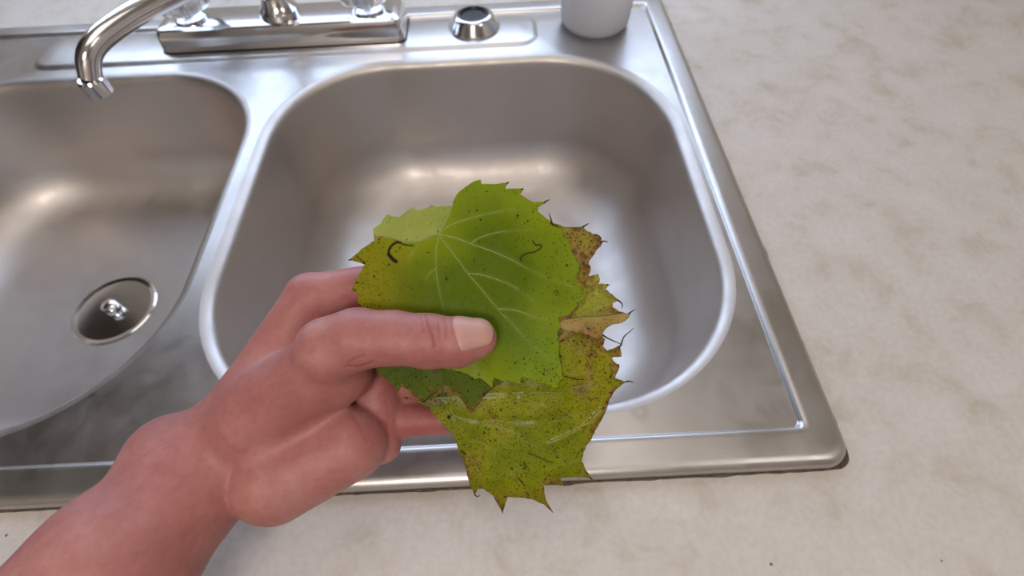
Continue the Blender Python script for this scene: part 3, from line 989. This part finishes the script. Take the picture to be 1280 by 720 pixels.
def leaf(name, label, poly, offset, colour, dryf, speckf, veins=(), trails=(), awns=(), seed=1.0, step=1.5, relief=1.0, gloss=.38, edge=.6, warp=None, vein_col=(.30, .36, .09), spots=1.0, group=None, thick=.00028, parent=None, part=None, creases=(), spec=.22, wet_bump=.16):
    pl = rough_edge(poly, edge, seed)
    px = np.array([p[0] for p in pl]); py = np.array([p[1] for p in pl])
    gx, gy = np.meshgrid(np.arange(px.min(), px.max(), step), np.arange(py.min(), py.max(), step * .87))
    gx[1::2] += step / 2
    gx, gy = gx.ravel(), gy.ravel()
    ins = inside_poly(gx, gy, pl)
    gx, gy = gx[ins], gy[ins]
    d_ = np.full(gx.shape, 1e9)
    pa = np.array(pl); pb = np.roll(pa, -1, 0)
    for (x0, y0), (x1, y1) in zip(pa, pb):
        m_ = (np.abs(gx - x0) < 12) & (np.abs(gy - y0) < 12)
        if not m_.any(): continue
        dx, dy = x1 - x0, y1 - y0
        t = np.clip(((gx[m_] - x0) * dx + (gy[m_] - y0) * dy) / (dx * dx + dy * dy + 1e-9), 0, 1)
        d_[m_] = np.minimum(d_[m_], np.hypot(gx[m_] - x0 - t * dx, gy[m_] - y0 - t * dy))
    keep = d_ > step * .45
    gx, gy = gx[keep], gy[keep]
    pts = [Vector(p) for p in pl] + [Vector((a, b_)) for a, b_ in zip(gx, gy)]
    ed = [(i, (i + 1) % len(pl)) for i in range(len(pl))]
    ov, oe, of, *_ = delaunay_2d_cdt(pts, ed, [], 0, 1e-5)
    ovx = np.array([v.x for v in ov]); ovy = np.array([v.y for v in ov])
    F_ = [f_ for f_ in of if len(f_) == 3]
    Fa = np.array(F_)
    cx, cy = ovx[Fa].mean(1), ovy[Fa].mean(1)
    Fa = Fa[inside_poly(cx, cy, pl)]
    # distance to the outline, coarse
    ds = np.full(ovx.shape, 60.0)
    for i in range(0, len(pl), 2):
        ds = np.minimum(ds, np.hypot(ovx - pl[i][0], ovy - pl[i][1]))
    dep = base_depth(ovx, ovy) + offset
    if warp is not None: dep = dep + warp(ovx, ovy)
    n1 = nz2(ovx, ovy, .022, seed); n2 = nz2(ovx, ovy, .06, seed + 3)
    dep = dep + relief * (n1 * .0007 + n2 * .00022)
    vd = np.full(ovx.shape, 99.0)
    for v in veins: vd = np.minimum(vd, seg_dist(ovx, ovy, v))
    if len(veins): dep = dep + relief * .00045 * np.exp(-(vd / 4.0) ** 2)
    for pts_, h_, w_ in creases: dep = dep - h_ / 1000 * np.exp(-(seg_dist(ovx, ovy, pts_) / w_) ** 2)
    W_ = P(ovx, ovy, dep)
    org = W_.mean(0)
    if parent is None:
        o = mesh_obj(name, W_, Fa, None, origin=tuple(org))
    else:
        o = mesh_obj(part, W_, Fa, None, parent=parent); o.location = (0, 0, 0)
    me = o.data
    me.materials.append(leaf_mat(name + '_tissue', gloss, spots, seed, spec, wet_bump))
    n3 = nz2(ovx, ovy, .035, seed + 9)
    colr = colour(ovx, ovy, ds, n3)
    if len(veins):
        halo = .16 * np.exp(-(vd / 2.6) ** 2)[:, None]
        colr = colr * (1 - halo) + np.array(vein_col) * halo
    ca = me.attributes.new('tint', 'FLOAT_COLOR', 'POINT')
    ca.data.foreach_set('color', np.concatenate([np.clip(colr, 0, 1), np.ones((len(colr), 1))], 1).astype(np.float32).ravel())
    for nm_, val in (('dry', dryf(ovx, ovy, ds, n3)), ('specks', speckf(ovx, ovy, ds, n3))):
        me.attributes.new(nm_, 'FLOAT', 'POINT').data.foreach_set('value', np.asarray(val, np.float32))
    tr = np.zeros(ovx.shape)
    for pts_, w_ in trails:
        tr = np.maximum(tr, np.clip((w_ + .35 - seg_dist(ovx, ovy, [tuple(q) for q in smooth_curve(pts_, 4)])) / .7, 0, 1))
    me.attributes.new('trail', 'FLOAT', 'POINT').data.foreach_set('value', tr.astype(np.float32))
    s = o.modifiers.new('thickness', 'SOLIDIFY'); s.thickness = thick; s.offset = 0
    # height of the blade under any pixel, for veins and awns
    def dz(x, y):
        i = np.argmin((ovx - x) ** 2 + (ovy - y) ** 2)
        return dep[i]
    if parent is None:
        tag(o, label, 'leaf', 'leaves held under the thumb')
        for v in veins:
            sc_ = [tuple(q) for q in smooth_curve(v, 6)]
            dd = np.array([dz(x, y) for x, y in sc_])
            if len(dd) > 6: dd = np.convolve(np.pad(dd, 3, 'edge'), np.ones(7) / 7, 'valid')
            w3 = [P(np.array(x), np.array(y), np.array(d - .00005)) for (x, y), d in zip(sc_, dd)]
            nn = len(w3)
            vo = MB().tube(w3, [.00020 * (1 - .75 * i / (nn - 1)) + .00003 for i in range(nn)], 6)
            vo_ = vo.build('vein', VEIN_M[name] if name in VEIN_M else M_VEIN, o, origin=tuple(org)); vo_.location = (0, 0, 0)
        for a_ in awns:
            sc_ = smooth_curve(a_, 5)
            d0 = dz(*a_[0]); nn = len(sc_)
            w3 = [P(np.array(q[0]), np.array(q[1]), np.array(d0 - .0011 * math.sin(2.2 * i / nn))) for i, q in enumerate(sc_)]
            ao = MB().tube(w3, [.00050 * (1 - .75 * i / (nn - 1)) for i in range(nn)], 6).build('dried_tip', M_AWN, o, origin=tuple(org))
            ao.location = (0, 0, 0)
    return o


M_VEIN = simple('leaf_vein', (0.30, 0.36, 0.09), 0.4, 0, 0.1, 200)
M_VEIN_D = simple('dark_leaf_vein', (0.10, 0.11, 0.02), 0.45, 0, 0.2, 200)
M_AWN = simple('dried_leaf_tip', (0.05, 0.03, 0.018), 0.6, 0, 0.3, 400)
VEIN_M = {}


def gauss(x, y, cx, cy, rx, ry=None):
    ry = ry or rx
    return np.exp(-(((x - cx) / rx) ** 2 + ((y - cy) / ry) ** 2))


def lerp(a, b_, t):
    t = np.clip(t, 0, 1)[:, None]
    return np.asarray(a) * (1 - t) + np.asarray(b_) * t


# --- the top leaf
A = [(548, 293), (556, 282), (563, 268), (566, 253), (571, 243), (579, 236), (586, 231), (593, 226.5), (600.7, 224.4), (602, 230.3), (619.6, 230), (631.5, 228.6), (635.5, 227.5), (632.6, 232.7), (631.5, 236), (651.5, 235.8), (653.8, 236.4), (650.3, 242.7), (662, 250.4), (668, 252.8), (678.6, 252.5), (685, 250.8), (680, 254.5), (672.7, 259.3), (672.7, 264.6), (680, 270.5), (689.3, 277.5), (696.3, 282.3),
     (701, 285), (704, 292), (710, 299.6), (713, 305.7), (715, 316), (722.5, 325.5), (725.5, 334.7), (723, 344), (726, 353), (733, 358), (735, 365), (732, 373), (722, 382), (715, 390), (711, 394), (698, 397), (700, 403), (700.5, 410), (697, 414), (698, 422), (699, 433), (698, 445), (701, 452), (702, 462), (703, 472), (700, 476), (697, 484.4), (692, 485.5), (688, 483), (679, 479.4), (668, 477.5), (664.5, 473.3), (656.7, 473.5), (651, 472), (650.5, 480), (648, 480.5), (640, 476.7), (628, 476.5), (617.8, 472), (615.5, 477.8), (616, 485), (611, 481), (600, 472.5), (593, 474), (584, 467), (565, 462), (540, 458), (505, 448), (480, 432), (462, 408), (452.8, 384), (447, 377), (449, 366), (439.5, 364.5), (442, 358), (448.6, 343), (456, 331), (451, 329), (437.5, 324.5), (441, 321), (450, 313), (460, 306), (469, 300), (478, 297.5), (490, 298), (500, 302), (510, 303.5), (520, 303), (533, 300)]


def colA(x, y, ds, n):
    c = lerp((.095, .155, .0), (.225, .30, .002), ds * 0 + (1 - ds / 55) * .9 + n * .25)
    left = np.clip((540 - x) / 80 + n * .35, 0, 1)
    c = c * (1 - left[:, None] * .75) + np.array((.26, .225, .004)) * left[:, None] * .75
    tb = np.clip((275 - y) / 50, 0, 1)[:, None] * .45
    c = c * (1 - tb) + np.array((.20, .30, .02)) * tb
    rb = np.clip((x - 655) / 60, 0, 1)[:, None] * .45
    c = c * (1 - rb) + np.array((.19, .27, .012)) * rb
    cool = gauss(x, y, 670, 430, 40, 45)[:, None] * .3
    c = c * (1 - cool) + np.array((.14, .27, .035)) * cool
    return c


leafA = leaf('green_leaf', 'large green leaf on top of the stack, pressed by the thumb', A, 0.0, colA,
     lambda x, y, ds, n: np.clip(.42 - ds / 9, 0, 1) * ((x > 690) | (x < 475)) + .10 * np.exp(-ds / 3) + .55 * gauss(x, y, 728, 352, 9, 22) + .5 * gauss(x, y, 444, 324, 7),
     lambda x, y, ds, n: .05 + .42 * np.clip((x - 640) / 90, 0, 1) * np.exp(-ds / 45) + .40 * np.clip((505 - x) / 50, 0, 1) + .3 * (y > 440) * (x > 640) + .15 * np.exp(-ds / 10),
     veins=[[(548, 293), (560, 283), (575, 277), (594, 271), (615, 266), (640, 262), (662, 262)], [(548, 293), (568, 297), (592, 306), (615, 314), (640, 325), (665, 339), (690, 350), (715, 358)],
            [(589, 304), (600, 297), (620, 291), (640, 288), (665, 288)], [(548, 293), (565, 315), (585, 342), (603, 363), (622, 386), (640, 405), (660, 427), (685, 448)],
            [(585, 342), (600, 343), (620, 349), (640, 357), (665, 375)], [(548, 293), (545, 315), (545, 335), (547, 352), (551, 372), (556, 392)], [(545, 336), (538, 341), (532, 349)],
            [(548, 293), (535, 296), (524, 305), (516, 315), (510, 327)], [(622, 386), (645, 388), (668, 396), (690, 400)]],
     trails=[([(490, 296), (495, 300), (501, 302)], 1.0), ([(501, 302), (492, 305), (487, 311), (486, 316), (489, 321), (493, 325), (496, 327)], 1.5), ([(498, 303), (506, 306), (516, 307)], .9), ([(666, 301), (668, 305), (672, 306.5), (676, 306), (676.5, 309), (672, 313), (666, 315.5), (659, 316.5), (653, 320), (650, 324), (652, 326)], .8),
             ([(486, 318), (490, 323), (495, 327)], 2.4), ([(446, 320), (451, 325), (456, 328)], .7), ([(692, 366), (696, 363), (697, 367), (694, 369)], .5), ([(702, 284), (696, 283), (688, 279)], 1.0)],
     awns=[[(634, 229), (636.5, 227.5)], [(652, 236.5), (655, 236)], [(680, 253.5), (684, 250.5), (687.5, 249.8)], [(439, 324.5), (435, 325)], [(690, 279), (688, 272), (686, 266)]],
     seed=1.3, step=1.1, relief=.28, gloss=.46, spec=.10, edge=.55)

# --- pale leaf behind it, showing above the left lobe and under the thumb
B = [(468, 300), (466.5, 286), (476, 279.5), (484, 267.5), (491.5, 270.5), (498, 271.5), (508, 264), (516.5, 258.5), (520, 262.5), (530, 261), (540, 255.5), (545, 258.5), (564, 256.5), (585, 262), (625, 285), (655, 330), (668, 390), (660, 440), (640, 470), (615, 486), (604, 497), (597, 507), (588, 518), (580, 503), (570, 494), (556, 486), (549, 492), (543, 501), (530, 503.5), (522, 497), (516, 494), (510, 487), (502, 483.5), (498, 489.5), (490, 480), (480, 470.5), (472, 466), (466, 452), (462, 425), (462, 380), (466, 330)]


def colB(x, y, ds, n):
    c = lerp((.30, .36, .075), (.36, .42, .10), .5 + n)
    d2 = np.clip((y - 330) / 60, 0, 1)[:, None]  # lower part darkened: shade under the top leaf put into the colour
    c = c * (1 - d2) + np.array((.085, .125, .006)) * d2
    return c


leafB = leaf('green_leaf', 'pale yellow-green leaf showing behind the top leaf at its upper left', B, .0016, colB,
     lambda x, y, ds, n: .12 + .5 * gauss(x, y, 475, 298, 12, 4) + np.clip(.62 - ds / 10, 0, 1) * (y > 440) * (x > 500) + .3 * np.exp(-ds / 2.0) + .22 * gauss(x, y, 545, 486, 25, 12),
     lambda x, y, ds, n: .08 + .45 * (y > 450),
     veins=[[(560, 300), (545, 285), (530, 272), (516, 262)], [(540, 300), (512, 300), (509, 280), (511, 266)], [(540, 300), (505, 301), (480, 292), (470, 288)]],
     awns=[[(530, 503), (537, 496), (547, 489)], [(604, 494), (610, 489), (617, 484)]],
     seed=5.1, edge=.6, spec=.10, gloss=.5, vein_col=(.42, .48, .16))

# --- browned leaf at the upper right
C_ = [(640, 290), (665, 272), (686, 276), (696, 280), (705.7, 283.5), (717, 284), (728.6, 282.8), (731.7, 287.4), (738, 290), (744, 292.7), (750, 296.5), (752.5, 301), (751.5, 307), (745.4, 313), (742, 319), (738, 324), (736, 330), (738.5, 337), (736, 343), (733, 352), (728, 365), (722, 385), (700, 420), (660, 440), (625, 400), (618, 340)]


def colC(x, y, ds, n):
    return lerp((.27, .27, .020), (.30, .21, .03), .45 + n * 1.6)


leafC = leaf('browning_leaf', 'yellowing leaf with a ragged brown-speckled edge at upper right of the stack', C_, .0030, colC,
     lambda x, y, ds, n: .42 + .85 * np.clip(1 - ds / 9, 0, 1) * (.6 + n) + .35 * gauss(x, y, 733, 332, 9, 16) + .35 * gauss(x, y, 722, 318, 18, 6) - .3 * gauss(x, y, 736, 307, 10),
     lambda x, y, ds, n: .68 + ds * 0,
     awns=[[(729, 283.2), (733, 281), (736.5, 279)], [(751, 304), (754, 301.5), (758.5, 302), (760, 303)], [(744, 293.5), (749, 295), (752, 299)]],
     seed=8.8, relief=1.6, gloss=.30, edge=1.1, spots=1.0)

# --- leaf with the folded tan lobe, right
E_ = [(690, 350), (712, 342), (732, 343), (737, 345), (747.5, 342.5), (750, 349), (748.5, 355), (760.5, 355.5), (757, 362), (765.7, 368), (774, 375), (771, 376.5), (765.7, 379), (766, 384), (774, 389.5), (783, 392), (788, 391), (786, 397), (780, 402), (770, 405), (752, 408), (720, 416), (680, 440), (640, 430), (630, 390), (655, 360)]


def colE(x, y, ds, n):
    return lerp((.33, .36, .028), (.30, .24, .05), .25 + n * 1.2 + .5 * gauss(x, y, 765, 385, 25, 14) - .5 * gauss(x, y, 720, 385, 28, 14))


leafE = leaf('browning_leaf', 'yellow leaf with a tan folded lobe pointing right', E_, .0043, colE,
     lambda x, y, ds, n: .32 + .80 * np.clip(1 - ds / 8, 0, 1) * (.6 + n) * (x > 700) + .25 * gauss(x, y, 745, 360, 12, 10),
     lambda x, y, ds, n: .60 + ds * 0,
     veins=[[(700, 400), (722, 383), (738, 366), (744, 350)], [(715, 396), (740, 385), (757, 376), (770, 376)], [(712, 398), (745, 392), (780, 392)]],
     awns=[[(759, 356), (762, 356.6)], [(772, 375), (776, 378), (778, 382), (777.6, 386)], [(786, 392), (790, 389), (794, 386.5)]],
     seed=12.4, relief=1.5, gloss=.33, edge=.9, vein_col=(.22, .17, .04))
Ef = [(697, 403), (708, 399), (725, 397), (745, 396), (762, 394.5), (783, 391.5), (787, 393), (785, 398), (779.7, 402.5), (772, 405), (763, 407), (757, 411), (753, 417), (749, 424), (740, 421), (728, 417), (714, 415), (704, 413), (698, 409)]
fold = leaf('browning_leaf', None, Ef, .0022, lambda x, y, ds, n: lerp((.40, .28, .09), (.30, .22, .05), .4 + n * 1.5),
     lambda x, y, ds, n: .16 + .5 * np.clip((y - 408) / 12, 0, 1) * (x < 760) + .35 * gauss(x, y, 735, 411, 10, 7), lambda x, y, ds, n: .30 + ds * 0, seed=15.0, relief=.8, gloss=.4, edge=.6, parent=leafE, part='folded_lobe',
     warp=lambda x, y: -.0010 * np.clip((x - 710) / 60, 0, 1) + .0004 * np.abs(y - 406) / 8)
fold['label'] = 'tan dried lobe folded over the blade'

# --- the big speckled lowest leaf
D = [(508, 497.5), (520, 500.5), (530, 503), (538, 498), (545, 488), (560, 470), (600, 440), (650, 415), (700, 405), (735, 412), (752, 418.5), (756, 424), (753.5, 433), (759, 438), (768, 435), (774.5, 432), (776, 438), (777, 445.5), (765, 446.7), (766.4, 451), (773, 456), (773.5, 461), (769.5, 469.6), (769, 472), (776, 475), (783, 477), (777, 481), (766.4, 491), (762, 499), (759, 509), (755.7, 517), (748.7, 530), (741, 544), (733.7, 556), (729, 568), (727, 576), (731, 584), (735, 591), (740, 598.5), (733, 596.5), (720, 596), (706, 596.5), (700, 597.5), (702, 601.5), (706, 606.5), (698.4, 606.5), (689, 603), (679.7, 607), (680.5, 616), (683, 625.6), (687, 633), (691, 640.5), (685, 635.5), (679.7, 630), (669, 625.5), (659, 623), (643.7, 621.7), (634, 621), (632, 628), (629.7, 636.6), (628, 641), (625, 635), (621, 628), (617, 620), (608, 614), (600, 607.5), (597, 612), (595, 616), (592, 614.7), (587.5, 607), (585, 598), (583.6, 591), (579, 577), (573.4, 563), (568, 548), (560, 536.7), (553, 529), (546.7, 521.7), (536.7, 510), (528, 505), (516, 500.5)]


def colD(x, y, ds, n):
    c = lerp((.185, .205, .0), (.27, .285, .002), .45 + n * 1.3)
    r = np.clip((x - 700) / 60, 0, 1)[:, None] * .6
    c = c * (1 - r) + np.array((.30, .27, .015)) * r
    mid = gauss(x, y, 650, 560, 70, 40)[:, None] * .4
    c = c * (1 - mid) + np.array((.19, .27, .025)) * mid
    tips = np.clip((y - 605) / 25, 0, 1)[:, None] * .6
    c = c * (1 - tips) + np.array((.26, .18, .02)) * tips
    dk = gauss(x, y, 545, 493, 20, 16)[:, None] * .85
    c = c * (1 - dk) + np.array((.055, .05, .018)) * dk
    return c


leafD = leaf('speckled_leaf', 'large dark-speckled leaf hanging lowest, over the front rim', D, .0058, colD,
     lambda x, y, ds, n: .13 + .16 * (n > .15) * (n - .15) * 4 + .70 * np.clip(1 - ds / 10, 0, 1) * (.6 + n) * ((x > 700) | (y > 560)) + .50 * gauss(x, y, 745, 428, 30, 14) + .22 * gauss(x, y, 735, 475, 30, 40) + .30 * gauss(x, y, 590, 575, 14, 26) + .30 * gauss(x, y, 724, 487, 8, 10) + .18 * gauss(x, y, 546, 494, 16) + .32 * gauss(x, y, 692, 600, 16, 7),
     lambda x, y, ds, n: .68 + n * .35 + .15 * (x > 690),
     veins=[[(545, 497), (562, 502), (566, 518), (590, 524), (640, 526), (690, 524), (740, 512)], [(545, 497), (575, 495), (620, 491), (670, 491), (700, 489), (735, 480)], [(545, 497), (560, 515), (590, 545), (630, 570), (660, 590), (680, 606)], [(545, 497), (560, 525), (585, 565), (605, 600)], [(600, 525), (640, 535), (680, 560), (715, 575)],
            [(640, 491), (660, 500), (690, 505), (715, 520)]],
     trails=[([(655, 578), (657, 584), (654, 586)], .8), ([(648, 597), (652, 602), (656, 607)], .9), ([(660, 566), (672, 571), (684, 576), (692, 578)], .6), ([(658, 615), (661, 620)], .7), ([(536, 494), (545, 491), (553, 484)], 1.8), ([(540, 484), (548, 494), (544, 501)], 1.3), ([(560, 522), (564, 519)], 2.0), ([(725, 588), (722, 592)], .6), ([(577, 563), (582, 568)], 1.1), ([(706, 470), (712, 472), (722, 474), (729, 474)], .9), ([(735, 497), (739, 501)], .7), ([(741, 499), (747, 497)], .5)],
     awns=[[(509, 498), (504, 496)], [(774, 433), (776, 431.5), (780, 421), (788, 414), (792, 410)], [(752, 418), (760, 423), (770, 427.5), (778, 431)], [(783, 477), (788, 476.5), (792, 478.5)], [(773, 456), (774, 460)], [(738, 597), (741, 600)], [(705, 606), (710, 607)], [(687, 635), (691.5, 641)], [(628, 633), (628.5, 642)], [(593, 614), (594, 619), (598, 620.5), (600, 618)]],
     creases=[([(686, 556), (705, 548), (724, 538), (740, 527), (754, 512)], 1.0, 4), ([(655, 495), (672, 500), (690, 512)], .6, 6), ([(620, 600), (650, 590), (690, 590), (725, 578)], .5, 6), ([(560, 560), (590, 590), (612, 600)], .5, 5)],
     seed=21.7, relief=.85, gloss=.24, spec=.20, wet_bump=.35, edge=.8, spots=1.15, vein_col=(.10, .12, .02))
